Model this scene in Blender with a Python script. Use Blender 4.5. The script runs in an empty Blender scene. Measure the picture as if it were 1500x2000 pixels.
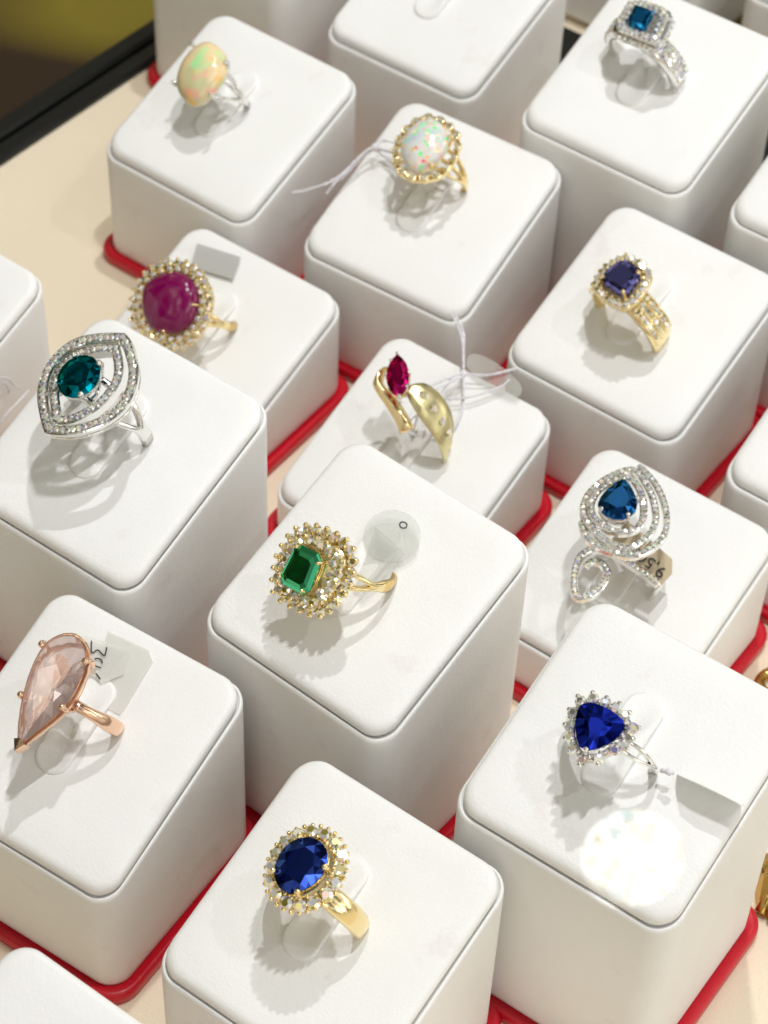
import bpy, bmesh, math, random
from mathutils import Vector, Matrix
random.seed(7)
S = 0.045                      # metres per unit: one cushion pad is 45 mm wide
R = math.radians
sc = bpy.context.scene
COL = sc.collection

# ------------------------------------------------------------------ camera
cam = bpy.data.cameras.new('camera'); co = bpy.data.objects.new('camera', cam); COL.objects.link(co)
FW = Vector((0.0, 0.66704063, -0.74502134)); RT = Vector((0.99884479, 0.03580053, 0.03205332)); UP = Vector((-0.04805302, 0.74416068, 0.66627006))
co.matrix_world = Matrix(((RT.x, UP.x, -FW.x, 0), (RT.y, UP.y, -FW.y, 0), (RT.z, UP.z, -FW.z, 8.7813*S), (0, 0, 0, 1)))
cam.sensor_width = 36; cam.lens = 4463.46/2000*36
cam.clip_start = 0.01; cam.clip_end = 20
cam.dof.use_dof = True; cam.dof.focus_distance = 9.3*S; cam.dof.aperture_fstop = 32
sc.camera = co

# ------------------------------------------------------------------ world: dim shop interior with a pale ceiling
w = bpy.data.worlds.new("World"); sc.world = w; w.use_nodes = True
nt = w.node_tree; nt.nodes.clear()
out = nt.nodes.new('ShaderNodeOutputWorld'); bg = nt.nodes.new('ShaderNodeBackground')
tc = nt.nodes.new('ShaderNodeTexCoord'); sep = nt.nodes.new('ShaderNodeSeparateXYZ')
nz = nt.nodes.new('ShaderNodeTexNoise'); nz.inputs['Scale'].default_value = 3.4; nz.inputs['Detail'].default_value = 1.5
cr = nt.nodes.new('ShaderNodeValToRGB')
cr.color_ramp.elements[0].position = 0.40; cr.color_ramp.elements[0].color = (0.10, 0.10, 0.09, 1)
cr.color_ramp.elements[1].position = 0.50; cr.color_ramp.elements[1].color = (0.75, 0.75, 0.74, 1)
for p_, v_ in ((0.60, 0.9), (0.64, 3.2)):
    e_ = cr.color_ramp.elements.new(p_); e_.color = (v_, v_, v_, 1)
mr = nt.nodes.new('ShaderNodeMapRange'); mr.inputs['From Min'].default_value = -0.35; mr.inputs['From Max'].default_value = 0.95
mr.inputs['To Min'].default_value = 0.50; mr.inputs['To Max'].default_value = 2.6
dt = nt.nodes.new('ShaderNodeVectorMath'); dt.operation = 'DOT_PRODUCT'; dt.inputs[1].default_value = (0.66, -0.42, 0.62)
ml = nt.nodes.new('ShaderNodeMath'); ml.operation = 'MULTIPLY'; ml.inputs[1].default_value = 0.47
L = nt.links.new
L(tc.outputs['Generated'], nz.inputs['Vector']); L(nz.outputs['Fac'], cr.inputs['Fac'])
L(tc.outputs['Generated'], dt.inputs[0]); L(dt.outputs['Value'], mr.inputs['Value']); L(mr.outputs['Result'], ml.inputs[0])
c2_ = nt.nodes.new('ShaderNodeValToRGB'); c2_.color_ramp.elements[0].position = 0.25; c2_.color_ramp.elements[0].color = (0.92, 0.78, 0.42, 1); c2_.color_ramp.elements[1].position = .85; c2_.color_ramp.elements[1].color = (1.0, 0.99, 0.94, 1)
mp_ = nt.nodes.new('ShaderNodeMapRange'); mp_.inputs['From Min'].default_value = -0.9; mp_.inputs['From Max'].default_value = 0.9
mx_ = nt.nodes.new('ShaderNodeMixRGB'); mx_.blend_type = 'MULTIPLY'; mx_.inputs['Fac'].default_value = 1
L(dt.outputs['Value'], mp_.inputs['Value']); L(mp_.outputs['Result'], c2_.inputs['Fac']); L(c2_.outputs['Color'], mx_.inputs['Color1']); L(cr.outputs['Color'], mx_.inputs['Color2']); L(mx_.outputs['Color'], bg.inputs['Color']); zr = nt.nodes.new('ShaderNodeMapRange'); zr.interpolation_type = 'SMOOTHSTEP'
zr.inputs['From Min'].default_value = 0.97; zr.inputs['From Max'].default_value = 0.55; zr.inputs['To Min'].default_value = 0.40; zr.inputs['To Max'].default_value = 1.45   # dark ceiling overhead, brighter walls
m9 = nt.nodes.new('ShaderNodeMath'); m9.operation = 'MULTIPLY'
L(tc.outputs['Generated'], sep.inputs[0]); L(sep.outputs['Z'], zr.inputs['Value']); L(zr.outputs['Result'], m9.inputs[0]); L(ml.outputs['Value'], m9.inputs[1]); L(m9.outputs['Value'], bg.inputs['Strength']); L(bg.outputs['Background'], out.inputs['Surface'])
sc.view_settings.view_transform = 'Standard'; sc.view_settings.look = 'None'
sc.view_settings.exposure = -0.58; sc.view_settings.gamma = 1.0; sc.view_settings.use_curve_mapping = False

# ------------------------------------------------------------------ lamps: rows of small LEDs above the showcase
TARGET = Vector((0.1, 6.8, 1.0))*S
def led(d, dist, power, size, off=(0, 0, 0), col=(0.98, 0.99, 1.0)):
    la = bpy.data.lights.new('showcase_led', 'AREA'); la.shape = 'DISK'; la.size = size; la.energy = power; la.color = col
    o = bpy.data.objects.new('showcase_led', la); COL.objects.link(o)
    p = TARGET + Vector(d).normalized()*dist + Vector(off)
    o.location = p; o.rotation_euler = (p-TARGET).to_track_quat('Z', 'Y').to_euler()
for k in range(3):
    led((0.11, -0.06, 0.99), 1.0, 1.75, 0.010, ((k-1)*0.012, (k-1)*0.016, 0))
for k in range(2):
    led((0.06, 0.26, 0.96), 1.0, 2.3, 0.012, ((k-.5)*0.014, 0, 0))
led((0.42, -0.20, 0.90), 1.0, 1.2, 0.016)

# ------------------------------------------------------------------ materials
def nd(n, t): return n.nodes.new(t)
def mat(name, col, rough=0.5, metal=0.0, bump=None, spec=0.5, trans=0.0, ior=1.45, coat=0.0, var=None, sss=0.0):
    m = bpy.data.materials.new(name); m.use_nodes = True; n = m.node_tree; b = n.nodes['Principled BSDF']
    b.inputs['Base Color'].default_value = (*col, 1); b.inputs['Roughness'].default_value = rough; b.inputs['Metallic'].default_value = metal
    b.inputs['Specular IOR Level'].default_value = spec; b.inputs['Transmission Weight'].default_value = trans; b.inputs['IOR'].default_value = ior
    b.inputs['Coat Weight'].default_value = coat
    if sss: b.inputs['Subsurface Weight'].default_value = sss; b.inputs['Subsurface Scale'].default_value = 0.002
    t = nd(n, 'ShaderNodeTexCoord')
    if var:
        no = nd(n, 'ShaderNodeTexNoise'); no.inputs['Scale'].default_value = var[1]; no.inputs['Detail'].default_value = 5
        mx = nd(n, 'ShaderNodeMixRGB'); mx.inputs['Color1'].default_value = (*col, 1); mx.inputs['Color2'].default_value = (*var[0], 1)
        n.links.new(t.outputs['Object'], no.inputs['Vector']); n.links.new(no.outputs['Fac'], mx.inputs['Fac']); n.links.new(mx.outputs['Color'], b.inputs['Base Color'])
    if bump:
        no = nd(n, 'ShaderNodeTexNoise'); no.inputs['Scale'].default_value = bump[0]; no.inputs['Detail'].default_value = 6; no.inputs['Roughness'].default_value = 0.6
        bp = nd(n, 'ShaderNodeBump'); bp.inputs['Distance'].default_value = bump[1]; bp.inputs['Strength'].default_value = 1
        n.links.new(t.outputs['Object'], no.inputs['Vector']); n.links.new(no.outputs['Fac'], bp.inputs['Height']); n.links.new(bp.outputs['Normal'], b.inputs['Normal'])
    return m
def leather():
    m = mat('white_leatherette', (0.80, 0.795, 0.775), 0.5, bump=None, spec=0.35); n = m.node_tree; b = n.nodes['Principled BSDF']
    t = nd(n, 'ShaderNodeTexCoord')
    v = nd(n, 'ShaderNodeTexVoronoi'); v.inputs['Scale'].default_value = 1800
    no = nd(n, 'ShaderNodeTexNoise'); no.inputs['Scale'].default_value = 90; no.inputs['Detail'].default_value = 4
    b1 = nd(n, 'ShaderNodeBump'); b1.inputs['Distance'].default_value = 0.00007; b1.inputs['Strength'].default_value = 0.5
    b2 = nd(n, 'ShaderNodeBump'); b2.inputs['Distance'].default_value = 0.0006; b2.inputs['Strength'].default_value = 0.35
    n2 = nd(n, 'ShaderNodeTexNoise'); n2.inputs['Scale'].default_value = 60; n2.inputs['Detail'].default_value = 3
    cr = nd(n, 'ShaderNodeValToRGB'); cr.color_ramp.elements[0].position = .35; cr.color_ramp.elements[0].color = (0.855, 0.85, 0.83, 1); cr.color_ramp.elements[1].position = .75; cr.color_ramp.elements[1].color = (0.88, 0.875, 0.86, 1)
    k = n.links.new
    k(t.outputs['Object'], v.inputs['Vector']); k(t.outputs['Object'], no.inputs['Vector']); k(t.outputs['Object'], n2.inputs['Vector'])
    k(v.outputs['Distance'], b1.inputs['Height']); k(no.outputs['Fac'], b2.inputs['Height']); k(b2.outputs['Normal'], b1.inputs['Normal']); k(b1.outputs['Normal'], b.inputs['Normal'])
    k(n2.outputs['Fac'], cr.inputs['Fac'])
    oi = nd(n, 'ShaderNodeObjectInfo'); ad = nd(n, 'ShaderNodeVectorMath'); k(t.outputs['Object'], ad.inputs[0]); k(oi.outputs['Random'], ad.inputs[1])
    n3 = nd(n, 'ShaderNodeTexNoise'); n3.inputs['Scale'].default_value = 75; n3.inputs['Detail'].default_value = 6; n3.inputs['Roughness'].default_value = .65; k(ad.outputs[0], n3.inputs['Vector'])
    r3 = nd(n, 'ShaderNodeMapRange'); r3.inputs['From Min'].default_value = .60; r3.inputs['From Max'].default_value = .78; k(n3.outputs['Fac'], r3.inputs['Value'])
    m3 = nd(n, 'ShaderNodeMixRGB'); m3.inputs['Color2'].default_value = (0.74, 0.66, 0.64, 1); sc3 = nd(n, 'ShaderNodeMath'); sc3.operation = 'MULTIPLY'; sc3.inputs[1].default_value = .55
    k(r3.outputs['Result'], sc3.inputs[0]); k(sc3.outputs[0], m3.inputs['Fac']); k(cr.outputs['Color'], m3.inputs['Color1']); k(m3.outputs['Color'], b.inputs['Base Color'])
    return m
LEATHER = leather()
RED = mat('red_lacquer', (0.62, 0.004, 0.022), 0.38, bump=(700, 0.00012), coat=0.15, var=((0.48, 0.003, 0.012), 60))
CREAM = mat('cream_cloth', (0.87, 0.76, 0.58), 0.75, bump=(1500, 0.0002), var=((0.81, 0.70, 0.53), 14))
BLACK = mat('black_lacquer', (0.006, 0.007, 0.007), 0.3, bump=(80, 0.0001))
GOLD = mat('yellow_gold', (0.98, 0.80, 0.43), 0.13, 1, bump=(260, 0.00012))
ROSE = mat('rose_gold', (0.93, 0.63, 0.45), 0.1, 1, bump=(260, 0.00010))
SILVER = mat('white_gold', (0.88, 0.87, 0.84), 0.12, 1, bump=(260, 0.00012))
BRUSHED = mat('satin_gold', (0.74, 0.66, 0.36), 0.30, 1, bump=(900, 0.00008))
THREAD = mat('white_thread', (0.78, 0.76, 0.80), 0.8)
PAPER = mat('paper_tag', (0.75, 0.73, 0.69), 0.7, bump=(500, 0.00005))
INK = mat('black_ink', (0.02, 0.02, 0.02), 0.5)
TANP = mat('tan_paper', (0.50, 0.41, 0.27), 0.7)
def gem(name, col, ior=1.76, rough=0.0, mix=0.3, boost=None):
    """coloured glass whose facets also throw back tinted light, as a cut stone does"""
    m = bpy.data.materials.new(name); m.use_nodes = True; n = m.node_tree; n.nodes.clear(); k = n.links.new
    o = nd(n, 'ShaderNodeOutputMaterial'); gs = nd(n, 'ShaderNodeBsdfGlass'); gl = nd(n, 'ShaderNodeBsdfGlossy'); mx = nd(n, 'ShaderNodeMixShader')
    gs.inputs['Color'].default_value = (*col, 1); gs.inputs['IOR'].default_value = ior; gs.inputs['Roughness'].default_value = 0
    b = boost or col; gl.inputs['Color'].default_value = (*b, 1); gl.inputs['Roughness'].default_value = 0.03
    mx.inputs['Fac'].default_value = mix; k(gs.outputs[0], mx.inputs[1]); k(gl.outputs[0], mx.inputs[2]); k(mx.outputs[0], o.inputs['Surface'])
    return m
TEAL = gem('teal_tourmaline', (0.0, 0.30, 0.36), 1.6, boost=(0.0, 0.44, 0.60), mix=.45)
GREEN = gem('green_tourmaline', (0.03, 0.60, 0.20), 1.6, boost=(0.16, 0.95, 0.50), mix=.5)
SAPPH = gem('blue_sapphire', (0.02, 0.05, 0.60), 1.6, boost=(0.08, 0.18, 0.95), mix=.5)
SAPP2 = gem('mid_blue_sapphire', (0.01, 0.12, 0.50), 1.6, boost=(0.04, 0.24, 0.66), mix=.42)
SAPP3 = gem('deep_sapphire', (0.01, 0.02, 0.50), 1.6, boost=(0.03, 0.07, 0.95), mix=.5)
TANZ = gem('violet_blue_gem', (0.07, 0.08, 0.50), 1.6, boost=(0.34, 0.34, 0.95), mix=.55)
BLUESQ = gem('bright_blue_gem', (0.0, 0.18, 0.60), 1.6, boost=(0.04, 0.45, 1.0), mix=.6)
MORG = gem('pale_pink_gem', (1.0, 0.93, 0.91), 1.45, boost=(1.0, 0.90, 0.87), mix=.20)
_n = MORG.node_tree; _d = _n.nodes.new('ShaderNodeBsdfDiffuse'); _d.inputs['Color'].default_value = (0.97, 0.78, 0.74, 1); _m = _n.nodes.new('ShaderNodeMixShader'); _m.inputs['Fac'].default_value = .15
_o = [q for q in _n.nodes if q.type == 'OUTPUT_MATERIAL'][0]; _s = _o.inputs['Surface'].links[0].from_socket; _n.links.new(_s, _m.inputs[1]); _n.links.new(_d.outputs[0], _m.inputs[2]); _n.links.new(_m.outputs[0], _o.inputs['Surface'])
RUBYM = gem('ruby', (0.60, 0.01, 0.14), 1.6, boost=(0.95, 0.02, 0.28), mix=.6)
def diamond_mat(name='diamond', warm=0):
    m = bpy.data.materials.new(name); m.use_nodes = True; n = m.node_tree; n.nodes.clear(); k = n.links.new
    o = nd(n, 'ShaderNodeOutputMaterial'); g = nd(n, 'ShaderNodeNewGeometry'); oi = nd(n, 'ShaderNodeObjectInfo')
    ad = nd(n, 'ShaderNodeMath'); ad.operation = 'ADD'; fr = nd(n, 'ShaderNodeMath'); fr.operation = 'FRACT'
    mu = nd(n, 'ShaderNodeMath'); mu.operation = 'MULTIPLY'; mu.inputs[1].default_value = 7.31
    cr = nd(n, 'ShaderNodeValToRGB'); cr.color_ramp.interpolation = 'CONSTANT'
    cols = [(0, (1, 1, 1)), (.26, (1, .92, .66)), (.44, (.35, .35, .30)), (.52, (1, .74, .72)), (.64, (1, 1, 1)), (.80, (.74, 1, .74)), (.89, (.78, .86, 1)), (.955, (.55, .50, 1))]  # sparkle and dispersion painted as bright, dark and tinted facets
    if warm: cols = [(0, (1, .99, .93)), (.20, (1, .86, .40)), (.38, (.40, .34, .08)), (.54, (1, .78, .72)), (.62, (1, 1, 1)), (.80, (.95, 1, .70)), (.89, (1, 1, 1)), (.955, (.76, .74, 1))]  # yellow and olive facets paint in the gold setting's reflection
    e = cr.color_ramp.elements; e[0].position = 0; e[0].color = (1, 1, 1, 1); e[1].position = cols[1][0]; e[1].color = (*cols[1][1], 1)
    for p, c in cols[2:]:
        x = e.new(p); x.color = (*c, 1)
    gl = nd(n, 'ShaderNodeBsdfGlossy'); gl.inputs['Roughness'].default_value = 0.12
    gs = nd(n, 'ShaderNodeBsdfGlass'); gs.inputs['IOR'].default_value = 2.2
    mx = nd(n, 'ShaderNodeMixShader'); mx.inputs['Fac'].default_value = 0.30
    k(g.outputs['Random Per Island'], ad.inputs[0]); k(oi.outputs['Random'], ad.inputs[1]); k(ad.outputs[0], mu.inputs[0]); k(mu.outputs[0], fr.inputs[0]); k(fr.outputs[0], cr.inputs['Fac'])
    k(cr.outputs['Color'], gl.inputs['Color']); k(cr.outputs['Color'], gs.inputs['Color'])
    df = nd(n, 'ShaderNodeBsdfDiffuse'); k(cr.outputs['Color'], df.inputs['Color']); m2 = nd(n, 'ShaderNodeMixShader'); m2.inputs['Fac'].default_value = 0.30
    k(gl.outputs[0], mx.inputs[1]); k(gs.outputs[0], mx.inputs[2]); k(mx.outputs[0], m2.inputs[1]); k(df.outputs[0], m2.inputs[2]); k(m2.outputs[0], o.inputs['Surface'])
    return m
DIAM = diamond_mat(); DIAMW = diamond_mat('diamond_in_gold', 1)
def clear_mat(name, alpha=0.25, col=(0.8, 0.8, 0.78)):
    m = bpy.data.materials.new(name); m.use_nodes = True; n = m.node_tree; b = n.nodes['Principled BSDF']
    b.inputs['Base Color'].default_value = (*col, 1); b.inputs['Roughness'].default_value = 0.18; b.inputs['Alpha'].default_value = alpha
    return m
CLEAR = clear_mat('clear_plastic', 0.26, (0.68, 0.69, 0.64))
def opal(name, base, spots, scale, thr):
    m = mat(name, base, 0.06, coat=0.6, sss=0.3); n = m.node_tree; b = n.nodes['Principled BSDF']; k = n.links.new
    t = nd(n, 'ShaderNodeTexCoord'); last = None
    col = nd(n, 'ShaderNodeRGB'); col.outputs[0].default_value = (*base, 1); last = col.outputs[0]
    for i, (c, off, sca, th) in enumerate(spots):
        mp = nd(n, 'ShaderNodeMapping'); mp.inputs['Location'].default_value = off
        no = nd(n, 'ShaderNodeTexNoise'); no.inputs['Scale'].default_value = sca*scale; no.inputs['Detail'].default_value = 1
        r = nd(n, 'ShaderNodeMapRange'); wd_ = .16 if sca < 1.5 else .03; r.inputs['From Min'].default_value = th; r.inputs['From Max'].default_value = th+wd_
        mx = nd(n, 'ShaderNodeMixRGB'); mx.inputs['Color2'].default_value = (*c, 1)
        k(t.outputs['Object'], mp.inputs['Vector']); k(mp.outputs['Vector'], no.inputs['Vector']); k(no.outputs['Fac'], r.inputs['Value']); k(r.outputs['Result'], mx.inputs['Fac']); k(last, mx.inputs['Color1']); last = mx.outputs['Color']
    k(last, b.inputs['Base Color'])
    return m
OPAL1 = opal('honey_opal', (0.86, 0.68, 0.40), [((0.62, 0.60, 0.34), (9, 4, 0), .6, .42), ((0.42, 0.85, 0.38), (1.7, 2, 0), 0.8, .56), ((0.96, 0.42, 0.36), (5, 1, 2), 0.9, .58), ((0.98, 0.55, 0.10), (.3, 0, 0), 1.1, .60)], 230, 0)
OPAL2 = opal('white_opal', (0.74, 0.74, 0.72), [((0.88, 0.66, 0.58), (2, 0, 0), .7, .50), ((0.52, 0.68, 0.74), (.2, 3, 1), .7, .60), ((0.10, 0.90, 0.15), (4, 4, 0), 2.2, .66), ((1.0, 0.50, 0.08), (8, 1, 4), 2.2, .64), ((0.95, 0.12, 0.25), (3, 9, 1), 2.4, .66), ((1.0, .9, .5), (6, 2, 9), 2.6, .66), ((.2, .9, .35), (1, 5, 7), 2.6, .66)], 260, 0)
def star_ruby():
    return mat('star_ruby', (0.17, 0.0, 0.062), 0.16, coat=0.9, spec=0.3, var=((0.20, 0.0, 0.075), 30))
STAR = star_ruby()
HOLD = mat('dark_gem', (0.01, 0.012, 0.01), 0.1, coat=0.5)
DARKG = mat('old_gold', (0.55, 0.36, 0.10), 0.22, 1, bump=(300, .0002))

# ------------------------------------------------------------------ mesh helpers (coordinates in pad units, scaled by S when linked)
class MB:
    def __init__(s): s.v = []; s.f = []; s.sm = []
    def add(s, vs, fs, smooth=False):
        o = len(s.v); s.v += [Vector(x) for x in vs]; s.f += [tuple(i+o for i in f) for f in fs]; s.sm += [smooth]*len(fs); return s
    def build(s, name, m, parent=None, shared=None):
        me = bpy.data.meshes.new(name); me.from_pydata([v*S for v in s.v], [], s.f)
        wel = name.endswith('_gem') or name == 'ruby'
        me.polygons.foreach_set('use_smooth', s.sm); me.materials.append(m); me.update()
        bm = bmesh.new(); bm.from_mesh(me)
        if wel: bmesh.ops.remove_doubles(bm, verts=bm.verts, dist=1e-7)
        bmesh.ops.recalc_face_normals(bm, faces=bm.faces); bm.to_mesh(me); bm.free()
        o = bpy.data.objects.new(name, me); COL.objects.link(o)
        if parent: o.parent = parent
        return o
def tag(o, label=None, cat=None, group=None, kind=None):
    if label: o['label'] = label
    if cat: o['category'] = cat
    if group: o['group'] = group
    if kind: o['kind'] = kind
    return o
def catmull(pts, closed, n):
    P = [Vector((*p, 0)) if len(p) == 2 else Vector(p) for p in pts]; N = len(P); o = []
    segs = N if closed else N-1
    for i in range(segs):
        if closed: a, b, c, d = P[(i-1) % N], P[i], P[(i+1) % N], P[(i+2) % N]
        else: a, b, c, d = P[max(i-1, 0)], P[i], P[i+1], P[min(i+2, N-1)]
        for j in range(n):
            t = j/n; o.append(0.5*((2*b)+(c-a)*t+(2*a-5*b+4*c-d)*t*t+(3*b-a-3*c+d)*t**3))
    if not closed: o.append(P[-1].copy())
    return o
def resample(P, closed, N):
    Q = P+[P[0]] if closed else P
    d = [0]
    for i in range(1, len(Q)): d.append(d[-1]+(Q[i]-Q[i-1]).length)
    o = []; k = 0; M = N if closed else N-1
    for i in range(N):
        t = d[-1]*i/M
        while k < len(d)-2 and d[k+1] < t: k += 1
        s = (t-d[k])/max(d[k+1]-d[k], 1e-9); o.append(Q[k].lerp(Q[k+1], min(s, 1)))
    return o
def plen(P, closed):
    Q = P+[P[0]] if closed else P
    return sum((Q[i]-Q[i-1]).length for i in range(1, len(Q)))
def loft(mb, rings, closed=True, cap0=False, cap1=False, smooth=True):
    n = len(rings[0]); vs = [p for r in rings for p in r]; fs = []
    for k in range(len(rings)-1):
        for i in range(n if closed else n-1):
            j = (i+1) % n; fs.append((k*n+i, k*n+j, (k+1)*n+j, (k+1)*n+i))
    if cap0: fs.append(tuple(range(n))[::-1])
    if cap1: fs.append(tuple((len(rings)-1)*n+i for i in range(n)))
    mb.add(vs, fs, smooth)
def tube(mb, P, r, n=8, closed=False, taper=None, cap=True):
    P = [Vector(p) for p in P]; N = len(P); rings = []
    prev = None
    for i in range(N):
        t = (P[(i+1) % N]-P[i-1]) if closed else (P[min(i+1, N-1)]-P[max(i-1, 0)])
        t.normalize()
        if prev is None: a = Vector((0, 0, 1)) if abs(t.z) < .9 else Vector((1, 0, 0)); u = t.cross(a).normalized()
        else: u = (prev-t*prev.dot(t)).normalized()
        prev = u; v = t.cross(u); rr = r*(taper(i/(N-1)) if taper else 1)
        rings.append([P[i]+(u*math.cos(2*math.pi*k/n)+v*math.sin(2*math.pi*k/n))*rr for k in range(n)])
    if closed: rings.append(rings[0])
    loft(mb, rings, True, cap and not closed, cap and not closed)
def ball(mb, c, r, n=8, m=6, sz=1.0):
    c = Vector(c); vs = [c+Vector((0, 0, r*sz))]; fs = []
    for i in range(1, m):
        a = math.pi*i/m
        for k in range(n): b = 2*math.pi*k/n; vs.append(c+Vector((r*math.sin(a)*math.cos(b), r*math.sin(a)*math.sin(b), r*sz*math.cos(a))))
    vs.append(c-Vector((0, 0, r*sz))); last = len(vs)-1
    for k in range(n):
        fs.append((0, 1+k, 1+(k+1) % n)); fs.append((last, last-n+(k+1) % n, last-n+k))
        for i in range(m-2): a = 1+i*n; fs.append((a+k, a+n+k, a+n+(k+1) % n, a+(k+1) % n))
    mb.add(vs, fs, True)
def rsq(h, r, n=8):
    o = []
    for cx, cy, a0 in ((h-r, h-r, 0), (-h+r, h-r, 90), (-h+r, -h+r, 180), (h-r, -h+r, 270)):
        for k in range(n+1):
            a = R(a0+90*k/n); o.append((cx+r*math.cos(a), cy+r*math.sin(a)))
    return o
T = 0.34394

# ------------------------------------------------------------------ setting
g = MB(); g.add([(-60, -60, -.078), (60, -60, -.078), (60, 60, -.078), (-60, 60, -.078)], [(0, 1, 2, 3)])
def yawf(deg): a = R(deg); return Vector((math.cos(a), math.sin(a), 0)), Vector((-math.sin(a), math.cos(a), 0))
US, VS = yawf(55.5)
def UV(u, v, z=0): return US*u+VS*v+Vector((0, 0, z))
UL, VL = yawf(52.6)
def UVL(u, v, z=0): return UL*u+VL*v+Vector((0, 0, z))
# cream lining of the tray: from the front to the rear rail, and left to the side rail
g = MB(); g.add([UV(-4, -8, -.078), UV(10.0, -8, -.078), UVL(10.43, 8.35, -.078), UVL(-4, 8.35, -.078)], [(0, 1, 2, 3)])
tag(g.build('tray_lining', CREAM), kind='structure')
# counter outside the tray: dark olive, blurred reflections painted in as brown and olive mottle
cm = mat('dark_olive_counter', (0.13, 0.10, 0.012), 0.35); n_ = cm.node_tree; b_ = n_.nodes['Principled BSDF']
t_ = nd(n_, 'ShaderNodeTexCoord'); no_ = nd(n_, 'ShaderNodeTexNoise'); no_.inputs['Scale'].default_value = 9; no_.inputs['Detail'].default_value = 1
c_ = nd(n_, 'ShaderNodeValToRGB'); c_.color_ramp.elements[0].position = .44; c_.color_ramp.elements[0].color = (0.028, 0.014, 0.006, 1); c_.color_ramp.elements[1].position = .56; c_.color_ramp.elements[1].color = (0.20, 0.155, 0.015, 1)
n_.links.new(t_.outputs['Object'], no_.inputs['Vector']); n_.links.new(no_.outputs['Fac'], c_.inputs['Fac']); n_.links.new(c_.outputs['Color'], b_.inputs['Base Color'])
g = MB(); g.add([(-60, -60, -.17), (60, -60, -.17), (60, 60, -.17), (-60, 60, -.17)], [(0, 1, 2, 3)])
tag(g.build('counter_top', cm), kind='structure')
def bar(mb, a0, a1, b0, b1, z0, z1, ch=.02, UV=UV):
    def rg(u0, u1, v0, v1, z): return [UV(u0, v0, z), UV(u1, v0, z), UV(u1, v1, z), UV(u0, v1, z)]
    loft(mb, [rg(a0, a1, b0, b1, z0), rg(a0, a1, b0, b1, z1-ch), rg(a0+ch, a1-ch, b0+ch, b1-ch, z1)], True, True, True, False)
rail = MB(); bar(rail, -4, 14, 8.30, 8.43, -.17, -.03, UV=UVL); bar(rail, -4, 14, 8.435, 8.57, -.17, .0, UV=UVL)
tag(rail.build('tray_side_rail', BLACK), 'black lacquered rail along the left edge of the cream tray', 'tray rail')
rail = MB(); bar(rail, 9.99, 10.50, -8, 7.6, -.17, .05)
tag(rail.build('tray_rear_rail', BLACK), 'black strip behind the far row of white ring blocks', 'tray rail')

# ------------------------------------------------------------------ display blocks
def block_parts(h):
    """body, pad, red base and ring tongue of a block whose slanted pad centre is h above its red base"""
    out = []
    def ring(hs, r, dz, flat=None):
        return [Vector((x, y, (h+T*x+dz) if flat is None else flat)) for x, y in rsq(hs, r)]
    b = MB()
    loft(b, [ring(.512, .105, 0, -.02), ring(.519, .11, 0, .01), ring(.519, .11, -.12), ring(.519, .11, -.080), ring(.5175, .11, -.068), ring(.513, .108, -.060),
             ring(.508, .104, -.058), ring(.505, .10, -.062), ring(.50, .096, -.072), ring(.44, .1, -.09)], True, True, True)
    out.append((b, 'body', LEATHER))
    p = MB()
    loft(p, [ring(.47, .1, -.085), ring(.488, .096, -.075), ring(.500, .105, -.052), ring(.5015, .108, -.034), ring(.4975, .11, -.016), ring(.486, .108, -.004), ring(.470, .105, 0), ring(.38, .08, .0025), ring(.2, .05, .004)], True, True, True)
    out.append((p, 'cushion_pad', LEATHER))
    r = MB()
    def fr(hs, z): return [Vector((x, y, z)) for x, y in rsq(hs, .14)]
    loft(r, [fr(.562, -.078), fr(.570, -.07), fr(.572, -.03), fr(.568, -.012), fr(.558, -.002), fr(.549, -.001), fr(.538, -.008), fr(.50, -.015)], True, True, True)
    out.append((r, 'red_base', RED))
    return out
def tongue(mb):
    n = 10; cv, hw = .045, .082; us = []
    for side in (0, 1):
        pass
    path = []
    for k in range(n+1): a = R(-90+180*k/n); path.append((.26-.07+.07*math.cos(a), cv+hw*math.sin(a)))
    for k in range(1, 8): path.append((.19-(.19+.15)*k/8, cv+hw))
    for k in range(n+1): a = R(90+180*k/n); path.append((-.15+.07*math.cos(a), cv+hw*math.sin(a)))
    for k in range(1, 8): path.append((-.15+(.19+.15)*k/8, cv-hw))
    def hz(x): return .006+.022*max(0, 1-((x-.02)/.25)**2)
    def lay(s, dz): return [Vector((.02+(x-.02)*s, cv+(y-cv)*s, hz(x)+dz)) for x, y in path]
    loft(mb, [lay(1, -.03), lay(1.0, 0), lay(.97, .007), lay(.9, .010), lay(.5, .012), lay(.1, .013)], True, True, True)
U3 = Vector((1, 0, T)).normalized(); V3 = Vector((0, 1, 0)); N3 = U3.cross(V3)
BL = {'A': (-0.943, 9.942, 0.904, 55.2), 'B': (0.181, 9.289, 0.870, 58.3), 'H': (1.276, 8.521, 0.856, 55.4), 'F': (-1.223, 7.017, 1.315, 55.8),
 'I': (-0.057, 6.273, 1.342, 52.9), 'K': (-1.231, 5.709, 0.900, 58.7), 'L': (-0.128, 4.849, 0.940, 56.1), 'M': (1.028, 5.402, 1.376, 56.5),
 'G': (0.135, 7.870, 0.458, 55.8), 'J': (1.192, 7.086, 0.525, 55.6), 'E': (-0.962, 8.648, 0.455, 55.8), 'D': (1.311, 9.814, 1.352, 55.9),
 'C': (0.228, 10.865, 1.082, 56.0), 'N': (-2.429, 8.231, 0.894, 55.9), 'P': (2.380, 9.146, 1.334, 56.1), 'Q': (2.334, 7.721, 0.903, 56.1),
 'O': (-1.130, 3.667, 1.346, 55.6), 'R': (-0.86, 11.56, 1.35, 55.5), 'T': (-2.54, 6.76, 0.9, 56), 'S': (1.62, 12.47, 0.9, 55.5), 'X': (2.72, 11.72, 0.9, 55.5)}
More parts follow.
